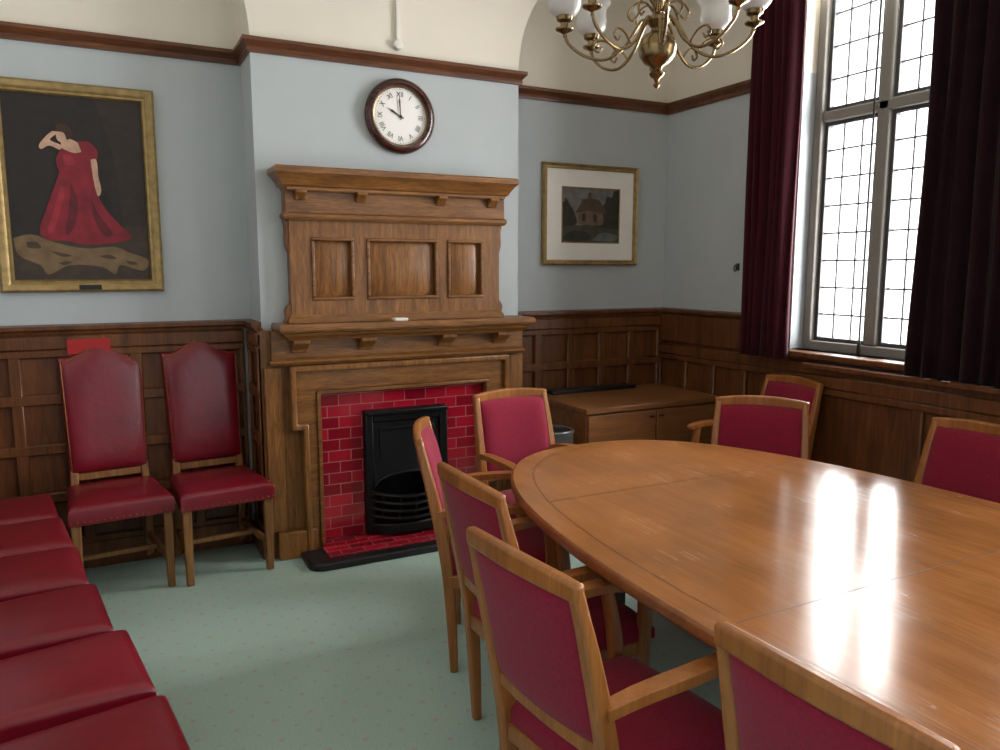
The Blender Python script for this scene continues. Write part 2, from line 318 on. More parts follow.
# ------------------------------------------------------------------ fireplace
fp=thing('fireplace_surround',(1.5,4.1,0),'carved oak chimneypiece with panelled overmantel and red tiled opening below the clock','fireplace'); FO=fp.location
def P(b,name,mat,parent=fp,**k): return b.build(name,mat,parent,FO,**k)
P(MB().prism([(C0-.03,0),(.98,0),(.98,.9),(2.02,.9),(2.02,0),(C1+.005,0),(C1+.005,1.23),(C0-.03,1.23)],'y',4.10,4.148),'base_panel',M['oak'])
P(MB().prism([(.98,.06),(1.25,.06),(1.25,.77),(1.75,.77),(1.75,.06),(2.02,.06),(2.02,.9),(.98,.9)],'y',4.112,4.147),'tile_surround',M['tile'])
P(MB().box(.99,2.01,4.038,4.11,0,.056),'hearth_strip',M['tile'])
A0,A1,E0,E1=.845,2.145,.905,2.09
P(MB().prism([(.985,0),(E0,0),(E0,.70),(A0,.70),(A0,1.045),(A1,1.045),(A1,.70),(E1,.70),(E1,0),(2.015,0),(2.015,.905),(.985,.905)],'y',4.065,4.10),'architrave',M['oakh'],bevel=.006)
w=.032
lip=[(E0+w,0),(E0,0),(E0,.70),(A0,.70),(A0,1.045),(A1,1.045),(A1,.70),(E1,.70),(E1,0),(E1-w,0),(E1-w,.70+w),(A1-w,.70+w),(A1-w,1.045-w),(A0+w,1.045-w),(A0+w,.70+w),(E0+w,.70+w)]
P(MB().prism(lip,'y',4.04,4.067),'outer_moulding',M['oak'],bevel=.008)
b=MB(); b.prism([(.985,0),(.985,.905),(2.015,.905),(2.015,0),(1.993,0),(1.993,.885),(1.007,.885),(1.007,0)][::-1],'y',4.055,4.108); P(b,'inner_bead',M['oakh'],bevel=.005)
for x in (.86,2.13): P(MB().box(x-.105,x+.105,4.045,4.1,0,.15),'plinth_block',M['oak'],bevel=.008)
for x in (.765,2.205): P(MB().box(x-.045,x+.045,4.075,4.105,.15,1.04),'edge_stile',M['oak'],bevel=.006)
P(MB().box(.76,2.23,4.06,4.1,1.06,1.23),'lower_frieze',M['oakh'])
pth=lambda a,c,y:[(a,4.148),(a,y),(c,y),(c,4.148)]
P(MB().sweep(pth(.77,2.22,4.06),[(-.01,1.05),(.012,1.05),(.025,1.065),(.025,1.075),(0,1.09),(-.01,1.09)]),'frieze_moulding',M['oakh'],ang=25)
b=MB(); b.box(.85,2.18,3.99,4.148,1.19,1.27)
b.sweep(pth(.84,2.19,3.985),[(-.03,1.185),(.005,1.185),(.015,1.2),(.03,1.21),(.038,1.225),(.055,1.23),(.062,1.242),(.062,1.258),(.054,1.27),(-.03,1.27)]); P(b,'mantel_shelf',M['oakh'],ang=25)
BX=(.90,1.26,1.73,2.08)
def corbel(x,yf,yb,z1,z0,w,name):
    po=[(yb,z0),(yb-.012,z0),(yb-.02,z0+(z1-z0)*.25),(yf+.02,z0+(z1-z0)*.5),(yf,z0+(z1-z0)*.7),(yf,z1),(yb,z1)]
    P(MB().prism(po,'x',x-w/2,x+w/2),name,M['oak'],bevel=.004)
for x in BX: corbel(x,3.985,4.06,1.19,1.115,.085,'shelf_bracket')
O0,O1=.875,2.09
P(MB().box(O0,O1,4.115,4.148,1.27,1.97),'overmantel_back',M['oak'])
pan=[(.985,1.215),(1.285,1.70),(1.76,1.985)]; zA,zB=1.385,1.715
b=MB(); ev=[O0]+[v for p in pan for v in p]+[O1]
for i in range(0,8,2): b.box(ev[i],ev[i+1],4.08,4.115,1.27,1.83)
for p0,p1 in pan: b.box(p0,p1,4.08,4.115,1.27,zA); b.box(p0,p1,4.08,4.115,zB,1.83)
P(b,'overmantel_frame',M['oak'])
for p0,p1 in pan:
    b=MB(); b.frustum((p0,p1,zA,zB),4.112,(p0+.045,p1-.045,zA+.045,zB-.045),4.092); pp=P(b,'overmantel_panel',M['oak'])
    b=MB()
    for q in ((p0,p1,zA,zA+.018),(p0,p1,zB-.018,zB),(p0,p0+.018,zA+.018,zB-.018),(p1-.018,p1,zA+.018,zB-.018)): b.box(q[0],q[1],4.07,4.11,q[2],q[3])
    P(b,'panel_moulding',M['oakh'],pp,bevel=.005)
P(MB().box(.855,2.115,4.06,4.148,1.82,1.965),'upper_frieze',M['oakh'],bevel=.004)
P(MB().sweep(pth(.86,2.11,4.065),[(-.01,1.80),(.006,1.80),(.016,1.815),(.016,1.83),(0,1.845),(-.01,1.845)]),'upper_moulding',M['oakh'],ang=25)
P(MB().sweep(pth(O0,O1,4.08),[(-.01,1.267),(.022,1.267),(.022,1.285),(.012,1.30),(.006,1.31),(-.01,1.31)]),'overmantel_base',M['oakh'],ang=25)
for x in (.93,1.25,1.71,2.03): corbel(x,4.01,4.06,1.95,1.90,.055,'cornice_bracket')
b=MB(); b.box(.86,2.10,4.02,4.148,1.95,2.045)
b.sweep(pth(.865,2.085,4.04),[(-.03,1.945),(.008,1.945),(.016,1.96),(.032,1.97),(.038,1.985),(.06,2.015),(.075,2.03),(.075,2.053),(.066,2.062),(-.03,2.062)]); P(b,'cornice',M['oakh'],ang=25)
for sgn,X0 in ((-1,O0),(1,O1)):
    for (z0,z1,dd,up) in ((1.64,1.80,.026,1),(1.27,1.365,.04,0)):
        po=[]
        for k in range(13):
            t=k/12; z=z0+(z1-z0)*t; h=t if up else 1-t
            o=dd*(.25+.75*h**.7)*(1+.25*sin(h*2*pi)) ; po.append((X0+sgn*o,z))
        po+=[(X0-sgn*.012,z1),(X0-sgn*.012,z0)]
        P(MB().prism(po,'y',4.09,4.145),'side_scroll',M['oak'],bevel=.004)
# cast iron insert
ir=thing('fire_grate',(1.5,4.1,0),'black cast iron fire grate with bowed bars set in the red tiles','fire grate'); IO=ir.location
def I(b,name,mat=M['iron'],**k): return b.build(name,mat,ir,IO,**k)
b=MB(); b.box(1.252,1.30,4.07,4.135,.06,.768); b.box(1.70,1.748,4.07,4.135,.06,.768); b.box(1.30,1.70,4.07,4.135,.70,.768); b.box(1.30,1.70,4.08,4.12,.06,.11); I(b,'frame',bevel=.008)
I(MB().box(1.256,1.744,4.05,4.072,.742,.766),'frame_lip',bevel=.006)
def hoodp(y_off):
    def f(s,t):
        x=1.5+s*.2; zb=.335+.075*math.sqrt(max(0,1-s*s)); q=t*.5+.5; z=zb+(.70-zb)*q
        return (x,4.10-.045*(1-q)**1.5*(1-.5*s*s)-y_off,z)
    return f
I(MB().pad(hoodp(.012),hoodp(0),18,12),'hood',ang=50)
I(MB().tube([hoodp(.014)(q/10-1,-1) for q in range(21)],.008,8),'hood_rim')
b=MB()
for q in ((1.335,1.665,.655,.663),(1.335,1.343,.47,.655),(1.657,1.665,.47,.655)): b.box(q[0],q[1],4.072,4.095,q[2],q[3])
I(b,'hood_bead',bevel=.003)
b=MB(); b.box(1.285,1.715,4.33,4.35,.06,.735); b.box(1.285,1.30,4.135,4.33,.06,.735); b.box(1.70,1.715,4.135,4.33,.06,.735); b.box(1.285,1.715,4.12,4.35,.058,.07); I(b,'firebox')
def bow(z,dy,r,x0=1.27,x1=1.73):
    return [(x0+(x1-x0)*t,4.075-dy*sin(pi*t)**.6,z+.02*(2*t-1)**2) for t in [i/16 for i in range(17)]]
for z,dy in ((.155,.10),(.20,.115),(.245,.125),(.29,.13)): I(MB().tube(bow(z,dy,.01),.0115,8),'grate_bar')
for t in (.12,.31,.5,.69,.88):
    x=1.27+.46*t; s=sin(pi*t)**.6; zz=.02*(2*t-1)**2; I(MB().tube([(x,4.075-.10*s,.15+zz),(x,4.075-.122*s,.235+zz),(x,4.075-.13*s,.295+zz)],.006,6),'grate_upright')
b=MB(); po=[(x,y) for x,y,z in bow(0,.09,0)]+[(1.73,4.10),(1.27,4.10)]; b.prism(po,'z',.062,.125); I(b,'ash_cover',bevel=.008)
hp=[(.865,4.033),(.865,3.85),(.885,3.81),(.93,3.79),(2.04,3.79),(2.085,3.81),(2.105,3.85),(2.105,4.033)]
he=thing('hearth',(1.5,3.92,0),'raised black hearth slab with red tile top in front of the grate','hearth')
MB().prism(hp,'z',0,.042).build('slab',M['blackstone'],he,he.location,bevel=.012,seg=3)
MB().prism([(.98,3.865),(2.0,3.865),(2.0,4.03),(.98,4.03)],'z',.040,.048).build('hearth_tiles',M['tile'],he,he.location)
b=MB(); b.box(1.39,1.47,3.945,4.0,1.27,1.288); tag(b.build('small_case',M['white'],None,(1.43,3.97,1.27),bevel=.007,seg=3),'small pale oblong case lying on the oak mantel shelf','case')
# ------------------------------------------------------------------ clock
def text_verts(s,size):
    c=bpy.data.curves.new('t','FONT'); c.body=s; c.size=size; c.align_x='CENTER'; c.align_y='CENTER'; o=bpy.data.objects.new('t',c); col.objects.link(o)
    bpy.context.view_layer.update(); me=bpy.data.meshes.new_from_object(o.evaluated_get(bpy.context.evaluated_depsgraph_get()))
    v=[tuple(x.co) for x in me.vertices]; f=[list(p.vertices) for p in me.polygons]; bpy.data.objects.remove(o); bpy.data.meshes.remove(me); return v,f
CK=(1.51,4.15,2.376); ck=thing('wall_clock',CK,'round dark wood wall clock with white roman numeral dial above the overmantel','clock')
def K(b,n_,m_,**k): return b.build(n_,m_,ck,CK,**k)
K(MB().lathe([(.150,.0),(.19,.0),(.2,.012),(.198,.03),(.183,.046),(.168,.048),(.16,.04),(.155,.026),(.150,.02)],CK,56,axis='y',ring=True),'case',M['clockw'])
K(MB().lathe([(0,.0),(.152,.0),(.152,.018),(0,.018)],CK,48,axis='y'),'dial',M['dial'])
K(MB().lathe([(.150,.018),(.156,.018),(.156,.027),(.150,.025)],CK,48,axis='y',ring=True),'bezel',M['brass'])
for i,s in enumerate(['XII','I','II','III','IIII','V','VI','VII','VIII','IX','X','XI']):
    b=MB(); v,f=text_verts(s,.039); a=-2*pi*i/12; r=.115
    b.add([(CK[0]+(x*.85*cos(a)-y*sin(a))-r*sin(a),CK[1]-.0195,CK[2]+(x*.85*sin(a)+y*cos(a))+r*cos(a)) for x,y,z in v],f); K(b,'numeral',M['black'])
b=MB()
for i in range(60):
    a=2*pi*i/60; r0,r1=.140,.145; w=.0011 if i%5 else .0022
    q=lambda r,s:(CK[0]+r*sin(a)+s*cos(a),CK[1]-.0193,CK[2]+r*cos(a)-s*sin(a)); b.add([q(r0,-w),q(r0,w),q(r1,w),q(r1,-w)],[(0,1,2,3)])
K(b,'minute_track',M['black'])
def hand(a,L,w,off,name):
    q=lambda r,s:(CK[0]+r*sin(a)+s*cos(a),CK[2]+r*cos(a)-s*sin(a))
    K(MB().prism([q(-.02,-w*.6),q(-.02,w*.6),q(L*.2,w*.5),q(L*.65,w),q(L*.75,w*.4),q(L,0),q(L*.75,-w*.4),q(L*.65,-w),q(L*.2,-w*.5)],'y',CK[1]-off,CK[1]-off-.002),name,M['black'])
hand(math.radians(-61),.085,.0055,.021,'hour_hand'); hand(math.radians(-3),.125,.004,.024,'minute_hand')
K(MB().lathe([(0,.018),(.007,.018),(.007,.028),(0,.029)],CK,16,axis='y'),'hub',M['black'])
cd=thing('cable_conduit',(1.505,YC,2.72),'white cable conduit with round sensor on cream wall above the clock','conduit')
MB().box(1.496,1.514,YC-.018,YC,2.77,3.49).build('trunking',M['white'],cd,cd.location,bevel=.003)
b=MB(); b.lathe([(0,.0),(.028,.0),(.03,.015),(.022,.03),(0,.034)],(1.505,YC,2.75),20,axis='y'); b.build('sensor',M['white'],cd,cd.location)
# ------------------------------------------------------------------ pictures
def frame_ring(x0,x1,z0,z1,y,prof):
    b=MB(); k=len(prof); vs=[]
    for (ux,uz) in ((0,0),(1,0),(1,1),(0,1)):
        for i,o in prof: vs.append(((x0+i) if ux==0 else (x1-i), y-o, (z0+i) if uz==0 else (z1-i)))
    fs=[(c*k+i,c*k+(i+1)%k,((c+1)%4)*k+(i+1)%k,((c+1)%4)*k+i) for c in range(4) for i in range(k)]
    return b.add(vs,fs)
def blob(pts,n=4): return [(p.x,p.y) for p in cat([(a,b_,0) for a,b_ in pts]+[(pts[0][0],pts[0][1],0)],n)][:-1]
def canvas(name,x0,x1,z0,z1,y,bg,shapes,par,org):
    mats=[bg]; b=MB(); b.box(x0,x1,y,y+.004,z0,z1,0)
    for i,(mt,pts) in enumerate(shapes):
        if mt not in mats: mats.append(mt)
        yy=y-.0003*(i+1); b.add([(x0+(x1-x0)*min(1,max(0,u)),yy,z0+(z1-z0)*min(1,max(0,v))) for u,v in blob(pts)],[list(range(len(pts)*4))],mats.index(mt))
    return b.build(name,mats,par,org)
PX0,PX1,PZ0,PZ1=-.435,.292,1.435,2.445
p1=thing('portrait_painting',((PX0+PX1)/2,YB,PZ0),'large gilt framed dark oil painting of a standing woman in red gown','painting'); o1=p1.location
frame_ring(PX0,PX1,PZ0,PZ1,YB,[(0,0),(0,.03),(.012,.045),(.03,.04),(.045,.028),(.055,.03),(.062,.018),(.062,0)]).build('picture_frame',M['gold'],p1,o1,ang=25)
pd=c_('oil_dark_ground',(34,27,24)); pfl=c_('oil_floor_brown',(58,46,35)); prd=c_('oil_red_gown',(128,24,40)); prd2=c_('oil_red_shade',(92,16,30)); prd3=c_('oil_red_light',(148,36,50)); psk=c_('oil_skin',(196,158,134)); pha=c_('oil_hair',(62,38,25)); ptg=c_('oil_pelt',(112,90,62)); ptg2=c_('oil_pelt_dark',(66,51,35)); pdk=c_('oil_chair',(22,16,14)); pbg=c_('oil_curtain_brown',(46,36,29))
U=lambda px,py:((px-10)/140,1-(py-88)/192)
S=[(pbg,[U(100,80),U(125,86),U(150,84),U(156,180),U(150,226),U(126,224),U(118,150)]),(pfl,[U(4,236),U(60,230),U(156,224),U(160,284),U(80,286),U(4,286)]),
(ptg,[U(12,236),U(30,232),U(52,240),U(82,246),U(112,244),U(128,250),U(148,258),U(142,270),U(118,264),U(112,274),U(98,266),U(66,264),U(44,274),U(36,264),U(16,254)]),
(ptg2,[U(24,240),U(34,240),U(38,246),U(26,246)]),(ptg2,[U(46,249),U(58,251),U(68,254),U(58,255)]),(ptg2,[U(54,262),U(62,260),U(68,261),U(60,264)]),(ptg2,[U(96,254),U(108,253),U(114,257),U(104,257)]),(ptg2,[U(124,259),U(132,260),U(136,263),U(128,263)]),
(pdk,[U(84,188),U(100,182),U(112,192),U(112,222),U(106,222),U(102,204),U(90,204),U(84,222)]),
(prd,[U(64,160),U(84,158),U(96,166),U(98,186),U(108,206),U(124,224),U(132,234),U(112,240),U(84,242),U(62,238),U(46,238),U(38,228),U(46,206),U(54,186),U(60,172)]),
(prd2,[U(72,176),U(78,196),U(74,220),U(66,232),U(64,226),U(69,204)]),(prd2,[U(92,192),U(99,210),U(112,230),U(102,232),U(93,212)]),(prd3,[U(62,180),U(66,186),U(58,212),U(50,230),U(46,226),U(54,204)]),
(psk,[U(66,132),U(76,132),U(88,140),U(84,148),U(72,148),U(66,142)]),
(prd,[U(66,142),U(78,146),U(92,144),U(98,156),U(94,168),U(76,170),U(62,166),U(60,152)]),(prd3,[U(66,148),U(76,150),U(78,158),U(68,158)]),
(prd,[U(82,134),U(94,134),U(102,144),U(98,154),U(88,150)]),
(psk,[U(94,152),U(100,152),U(101,170),U(103,184),U(99,190),U(96,176)]),
(psk,[U(64,144),U(54,140),U(46,144),U(44,140),U(50,132),U(58,125),U(62,127),U(55,134),U(66,139)]),
(psk,[U(61,123),U(68,122),U(72,128),U(68,136),U(62,133)]),(pha,[U(60,125),U(64,117),U(73,118),U(78,127),U(72,133),U(69,126)])]
canvas('canvas',PX0+.06,PX1-.06,PZ0+.06,PZ1-.06,YB-.012,pd,S,p1,o1)
MB().box(-.1,.0,YB-.046,YB-.03,PZ0+.012,PZ0+.036).build('name_plate',M['black'],p1,o1)
QX0,QX1,QZ0,QZ1=2.59,3.355,1.575,2.24
p2=thing('landscape_picture',((QX0+QX1)/2,YB,QZ0),'small gilt framed landscape with wide pale mount in the right alcove','picture'); o2=p2.location
frame_ring(QX0,QX1,QZ0,QZ1,YB,[(0,0),(0,.025),(.008,.034),(.02,.024),(.03,.026),(.036,.014),(.036,0)]).build('picture_frame',M['gold'],p2,o2,ang=25)
frame_ring(QX0+.034,QX1-.034,QZ0+.034,QZ1-.034,YB,[(0,.006),(0,.013),(.119,.013),(.119,.006)]).build('mount',M['mount'],p2,o2)
frame_ring(QX0+.148,QX1-.148,QZ0+.148,QZ1-.148,YB,[(0,.010),(0,.0155),(.008,.0155),(.008,.010)]).build('mount_slip',M['gold'],p2,o2)
sk=c_('oil_pale_sky',(118,116,112)); tr=c_('oil_trees',(52,50,42)); ho=c_('oil_cottage',(112,92,76)); rf=c_('oil_thatch',(84,68,56)); gr=c_('oil_meadow',(70,70,58)); wa=c_('oil_pond',(98,104,104))
S2=[(gr,[(-.1,0),(1.1,0),(1.1,.36),(.6,.4),(.3,.32),(-.1,.38)]),(tr,[(.62,.3),(.66,.6),(.74,.72),(.78,.85),(.86,.84),(.92,.96),(1.1,.9),(1.1,.3)]),(tr,[(-.1,.3),(-.1,.7),(.05,.72),(.08,.8),(.16,.66),(.2,.6),(.26,.34)]),
(ho,[(.3,.34),(.3,.6),(.45,.62),(.6,.6),(.7,.56),(.7,.34)]),(rf,[(.24,.54),(.34,.72),(.36,.78),(.44,.8),(.46,.9),(.51,.9),(.52,.8),(.64,.78),(.76,.54),(.5,.58)]),(tr,[(.36,.4),(.36,.52),(.41,.52),(.41,.4)]),(tr,[(.55,.4),(.55,.52),(.6,.52),(.6,.4)]),(tr,[(.0,.1),(.2,.22),(.42,.2),(.5,.1),(.2,.02)]),(wa,[(.52,.06),(.7,.2),(.95,.16),(.9,.05)])]
canvas('canvas',QX0+.145,QX1-.145,QZ0+.145,QZ1-.145,YB-.006,sk,S2,p2,o2)
b=MB(); b.box(-.175,.02,YB-.046,YB-.04,1.125,1.20); tag(b.build('wall_sign',M['redsign'],None,(-.08,YB-.043,1.125),bevel=.002),'small red sign on the panelling behind the left tall leather chair','sign')
hk=thing('wall_hook',(XR,3.72,1.54),'small black hook on the blue wall left of the maroon curtain','hook')
MB().box(XR-.008,XR,3.705,3.735,1.54,1.585).build('back_plate',M['black'],hk,hk.location,bevel=.003)
MB().tube(cat([(XR-.006,3.72,1.575),(XR-.03,3.72,1.57),(XR-.035,3.72,1.545),(XR-.02,3.72,1.535)],4),.005,8).build('hook_arm',M['steel'],hk,hk.location)
# ------------------------------------------------------------------ sideboard and bin
sb=thing('sideboard',(3.0,4.0,0),'low two-door wooden sideboard standing in the right alcove under the landscape','sideboard'); so=sb.location
X0,X1,Y0,Y1=2.49,3.51,3.72,4.37
MB().box(X0,X1,Y0+.02,Y1,.08,.70).build('body',M['sideb'],sb,so,bevel=.004)
MB().box(X0+.03,X1-.03,Y0+.06,Y1-.03,0,.08).build('plinth',M['darkleg'],sb,so)
MB().box(X0-.015,X1+.015,Y0-.01,Y1,.70,.735).build('top',M['sideb'],sb,so,bevel=.006)
MB().box(X0+.08,X0+.75,Y1-.12,Y1-.03,.735,.76).build('grille_strip',M['black'],sb,so,bevel=.004)
for i in (0,1):
    a=X0+.01+i*.505; d=MB().box(a,a+.495,Y0,Y0+.02,.09,.69).build('door',M['sideb'],sb,so,bevel=.004)
    hx=a+(.465 if i==0 else .03); MB().box(hx-.018,hx+.018,Y0-.012,Y0,.645,.658).build('handle',M['black'],d,so,bevel=.004)
bn=thing('waste_bin',(2.27,3.74,0),'cylindrical steel waste bin between the armchair and the sideboard','bin')
MB().lathe([(0,0),(.095,0),(.105,.02),(.115,.61),(.11,.615),(0,.615)],(0,0,0),28).build('body',M['steel'],bn)
MB().lathe([(.112,.612),(.12,.616),(.12,.63),(.114,.636),(.10,.632),(.1,.614)],(0,0,0),28,ring=True).build('rim',M['steel'],bn)
MB().lathe([(0,.616),(.1,.616),(.1,.626),(0,.628)],(0,0,0),28).build('lid',M['black'],bn)
# ------------------------------------------------------------------ table
TC=(1.96,1.25,0); tb=thing('conference_table',TC,'long oval glossy wooden committee table with inlaid seam lines','table')
NN=160
def se(a,b_,n_=2.5):
    out=[]
    for i in range(NN):
        t=2*pi*i/NN; c,s=cos(t),sin(t); out.append((a*math.copysign(abs(c)**(2/n_),c),b_*math.copysign(abs(s)**(2/n_),s)))
    return out
b=MB(); rings=[(.05,.7),(.012,.7),(.004,.704),(0,.712),(0,.73),(.003,.736),(.010,.74)]; vs=[]
for i,z in rings: vs+=[(x,y,z) for x,y in se(.79-i,1.72-i)]
fs=[(j*NN+i,j*NN+(i+1)%NN,(j+1)*NN+(i+1)%NN,(j+1)*NN+i) for j in range(len(rings)-1) for i in range(NN)]
b.add(vs,fs+[list(range(NN))[::-1]],1); b.add(vs[-NN:],[list(range(NN))],0); tt=b.build('tabletop',[M['table'],M['tabedge']],tb)
xw=lambda y:.70*(1-min(1,abs(y)/1.63)**2.5)**.4
for y in (-1,0,1): MB().box(-xw(y),xw(y),y-.0018,y+.0018,.7395,.7405).build('seam_line',M['inlay'],tt)
b=MB(); o_=se(.702,1.632); i_=se(.699,1.629); b.add([(x,y,.7403) for x,y in o_]+[(x,y,.7403) for x,y in i_],[(i,(i+1)%NN,NN+(i+1)%NN,NN+i) for i in range(NN)]); b.build('border_line',M['inlay'],tt)
for x in (-.36,.36):
    for y in (-.95,0,.95): MB().bar([(x,y,0),(x,y,.66)],(1,0,0),[.05,.075],[.05,.075]).build('leg',M['darkleg'],tb,bevel=.006)
b=MB()
for x in (-.36,.36): b.box(x-.02,x+.02,-1.1,1.1,.63,.70)
for y in (-.95,0,.95): b.box(-.36,.36,y-.02,y+.02,.63,.70)
b.build('under_frame',M['darkleg'],tb,bevel=.004)
# ------------------------------------------------------------------ committee armchairs (front = +X)
fall=lambda s,t,e=5:math.sqrt(max(0,1-abs(s)**e))*math.sqrt(max(0,1-abs(t)**e))
def make_armchair():
    r=thing('armchair',(0,0,0),'x','chair','beech armchairs round the committee table')
    hw=lambda t:.220+.012*t
    b=MB(); b.pad(lambda s,t:(.018+.217*t,s*hw(t),.425+.052*fall(s,t)),lambda s,t:(.018+.217*t,s*hw(t),.395),16,16); b.build('seat',M['fabric'],r,ang=60)
    b=MB(); b.box(-.2,.215,-.227,-.197,.345,.395); b.box(-.2,.215,.197,.227,.345,.395); b.box(.195,.222,-.197,.197,.345,.395); b.box(-.208,-.18,-.197,.197,.345,.395); b.build('seat_frame',M['beech'],r,bevel=.005)
    bx=lambda z:-.2-.105*(max(0,(z-.42)/.5))**1.2
    for s in (-1,1):
        pts=cat([(-.178,s*.205,0),(-.186,s*.207,.22),(-.2,s*.207,.42),(bx(.6),s*.206,.6),(bx(.78),s*.202,.78),(bx(.915),s*.196,.915)],5); n_=len(pts)
        W=[.028+.010*sin(pi*i/(n_-1)) for i in range(n_)]; H=[.030+.016*sin(pi*min(1,i/(n_-1)*1.1)) for i in range(n_)]
        MB().bar(pts,(0,1,0),[max(.028,w) for w in W],H).build('rear_leg',M['beech'],r,bevel=.007)
        pts=cat([(.20,s*.214,0),(.195,s*.223,.36),(.19,s*.234,.52),(.165,s*.238,.645)],5); n_=len(pts)
        MB().bar(pts,(0,1,0),[.03+.004*sin(pi*i/(n_-1)) for i in range(n_)],[.03+.012*sin(pi*i/(n_-1)) for i in range(n_)]).build('front_leg',M['beech'],r,bevel=.007)
        pts=cat([(bx(.63)+.005,s*.211,.635),(-.15,s*.224,.652),(-.02,s*.238,.662),(.12,s*.240,.662),(.205,s*.238,.65),(.225,s*.236,.64)],5); n_=len(pts)
        MB().bar(pts,(0,1,0),[.028+.022*math.sin(pi*min(1,.15+.7*i/(n_-1))) for i in range(n_)],[.026]*(n_-3)+[.024,.02,.014]).build('armrest',M['beech'],r,bevel=.008,seg=3)
    pts=[(bx(.905)-.024*cos(pi/2*q),.213*q,.908+.012*(1-q*q)) for q in [i/8-1 for i in range(17)]]
    MB().bar(pts,(1,0,0),.028,[.042+.008*(1-abs(i/8-1)**2) for i in range(17)]).build('top_rail',M['beech'],r,bevel=.009,seg=3)
    pts=[(bx(.53)-.012*cos(pi/2*q),.203*q,.525) for q in [i/6-1 for i in range(13)]]
    MB().bar(pts,(1,0,0),.024,.04).build('lower_rail',M['beech'],r,bevel=.006)
    def fb(dx,th):
        def f(s,t):
            z=.717+t*.175+(t*.5+.5)*.010*(1-s*s); y=s*(.193-.005*t)
            return (bx(z)-.018*cos(pi/2*s)+dx+th*fall(s,t,6),y,z)
        return f
    MB().pad(fb(.004,.034),fb(-.004,-.02),14,14).build('backrest',M['fabric'],r,ang=60)
    return r
ac=make_armchair()
ACH=[(1.085,1.462,6,'large near armchair seen from behind in front, its arm reaching toward the table'),
(1.25,.775,2,'nearest armchair at the bottom edge, only its top rail and back showing'),
(1.248,2.05,1,'third armchair from the front, on the table side facing away, behind the large near armchair'),
(1.375,2.685,-26,'armchair turned nearly edge-on, between the fireplace hearth and the table corner'),
(1.83,3.12,-88,'armchair facing the camera at the far table end, before the steel bin'),
(2.55,2.465,-139,'armchair across the table facing it, its back angled before the wall-side armchair'),
(3.17,3.12,176,'armchair pushed back against the panelling below the left curtain'),
(2.785,1.81,178,'armchair at the right photo edge, across the table below the right curtain')]
for i,(x,y,a,l) in enumerate(ACH):
    if i==0: ac.location=(x,y,0); ac.rotation_euler=(0,0,math.radians(a)); ac['label']=l
    else: dup(ac,(x,y,0),math.radians(a),l)
# ------------------------------------------------------------------ tall red leather side chairs (front = +X)
def make_side():
    r=thing('side_chair',(0,0,0),'x','chair')
    hw=lambda t:.2+.014*t
    b=MB(); b.pad(lambda s,t:(.0+.235*t,s*hw(t),.450+.026*fall(s,t,16)+.007*(1-s*s)*(1-t*t)),lambda s,t:(.235*t,s*hw(t),.385),24,24); b.build('seat',M['leather'],r,ang=70)
    lx=lambda z:-.205-.13*max(0,z-.45)
    top=lambda s:1.11+.078*(.5+.5*cos(pi*min(1,abs(s)/.82)))
    def f(dx,th):
        def g(s,t):
            q=t*.5+.5; z=.528+q*(top(s)-.528); return (lx(z)+dx+th*fall(s,t,6),s*(.170+.012*q),z)
        return g
    MB().pad(f(.012,.034),f(-.016,-.012),22,18).build('backrest',M['leather'],r,ang=60)
    for s in (-1,1):
        MB().bar([(-.265,s*.16,0),(-.215,s*.158,.25),(-.205,s*.156,.45),(lx(.62),s*.148,.62)],(0,1,0),.036,.04).build('rear_leg',M['chairoak'],r,bevel=.005)
        MB().bar([(.2,s*.186,0),(.2,s*.186,.40)],(0,1,0),[.032,.042],[.032,.042]).build('front_leg',M['chairoak'],r,bevel=.005)
        MB().bar([(-.215,s*.158,.148),(.185,s*.18,.148)],(0,1,0),.022,.035).build('side_stretcher',M['chairoak'],r,bevel=.004)
    MB().box(-.025,.0,-.165,.165,.135,.16).build('cross_stretcher',M['chairoak'],r,bevel=.004)
    MB().box(-.222,-.198,-.145,.145,.49,.526).build('back_rail',M['chairoak'],r,bevel=.004)
    def nail(b,p,nrm):
        nrm=Vector(nrm).normalized(); a=nrm.orthogonal().normalized(); c=nrm.cross(a); rr=.0055; P0=Vector(p)
        b.add([P0+nrm*.004]+[P0+a*rr*cos(k*pi/3)+c*rr*sin(k*pi/3) for k in range(6)],[(0,k+1,(k+1)%6+1) for k in range(6)])
    b=MB()
    for i in range(17): q=i/8-1; nail(b,(.2355,q*.205,.398),(1,0,0))
    for s in (-1,1):
        for i in range(17): q=i/8-1; nail(b,(.225*q,s*(hw(q)+.0005),.398),(0,s,0))
    b.build('seat_nail_trim',M['nail'],r)
    g=f(.012,.034); b=MB(); line=[g(-.955,i/11-1) for i in range(1,22)]+[g(i/12-1,.955) for i in range(1,24)]+[g(.955,1-i/11) for i in range(1,22)]
    b.tube([(p[0]+.001,p[1],p[2]) for p in line],.0022,5)
    for i in range(25): q=(i/12-1)*.955; p=g(q,.955); nail(b,(p[0]+.001,p[1],p[2]),(1,0,.3))
    for s in (-1,1):
        for i in range(22): q=(i/11-1)*.93; p=g(s*.955,q); nail(b,(p[0]+.001,p[1],p[2]),(1,s*.3,0))
    b.build('back_nail_trim',M['nail'],r)
    return r
sd=make_side(); sd['group']='tall red leather chairs along the walls'
sd.location=(.475,4.145,0); sd.rotation_euler=(0,0,-pi/2+.1); sd.scale=(1,1.06,1); sd['label']='tall red leather chair against the panelling, right beside the fireplace'
dup(sd,(.0,4.145,0),-pi/2+.1,'tall red leather chair under the portrait painting, in front of the red sign')
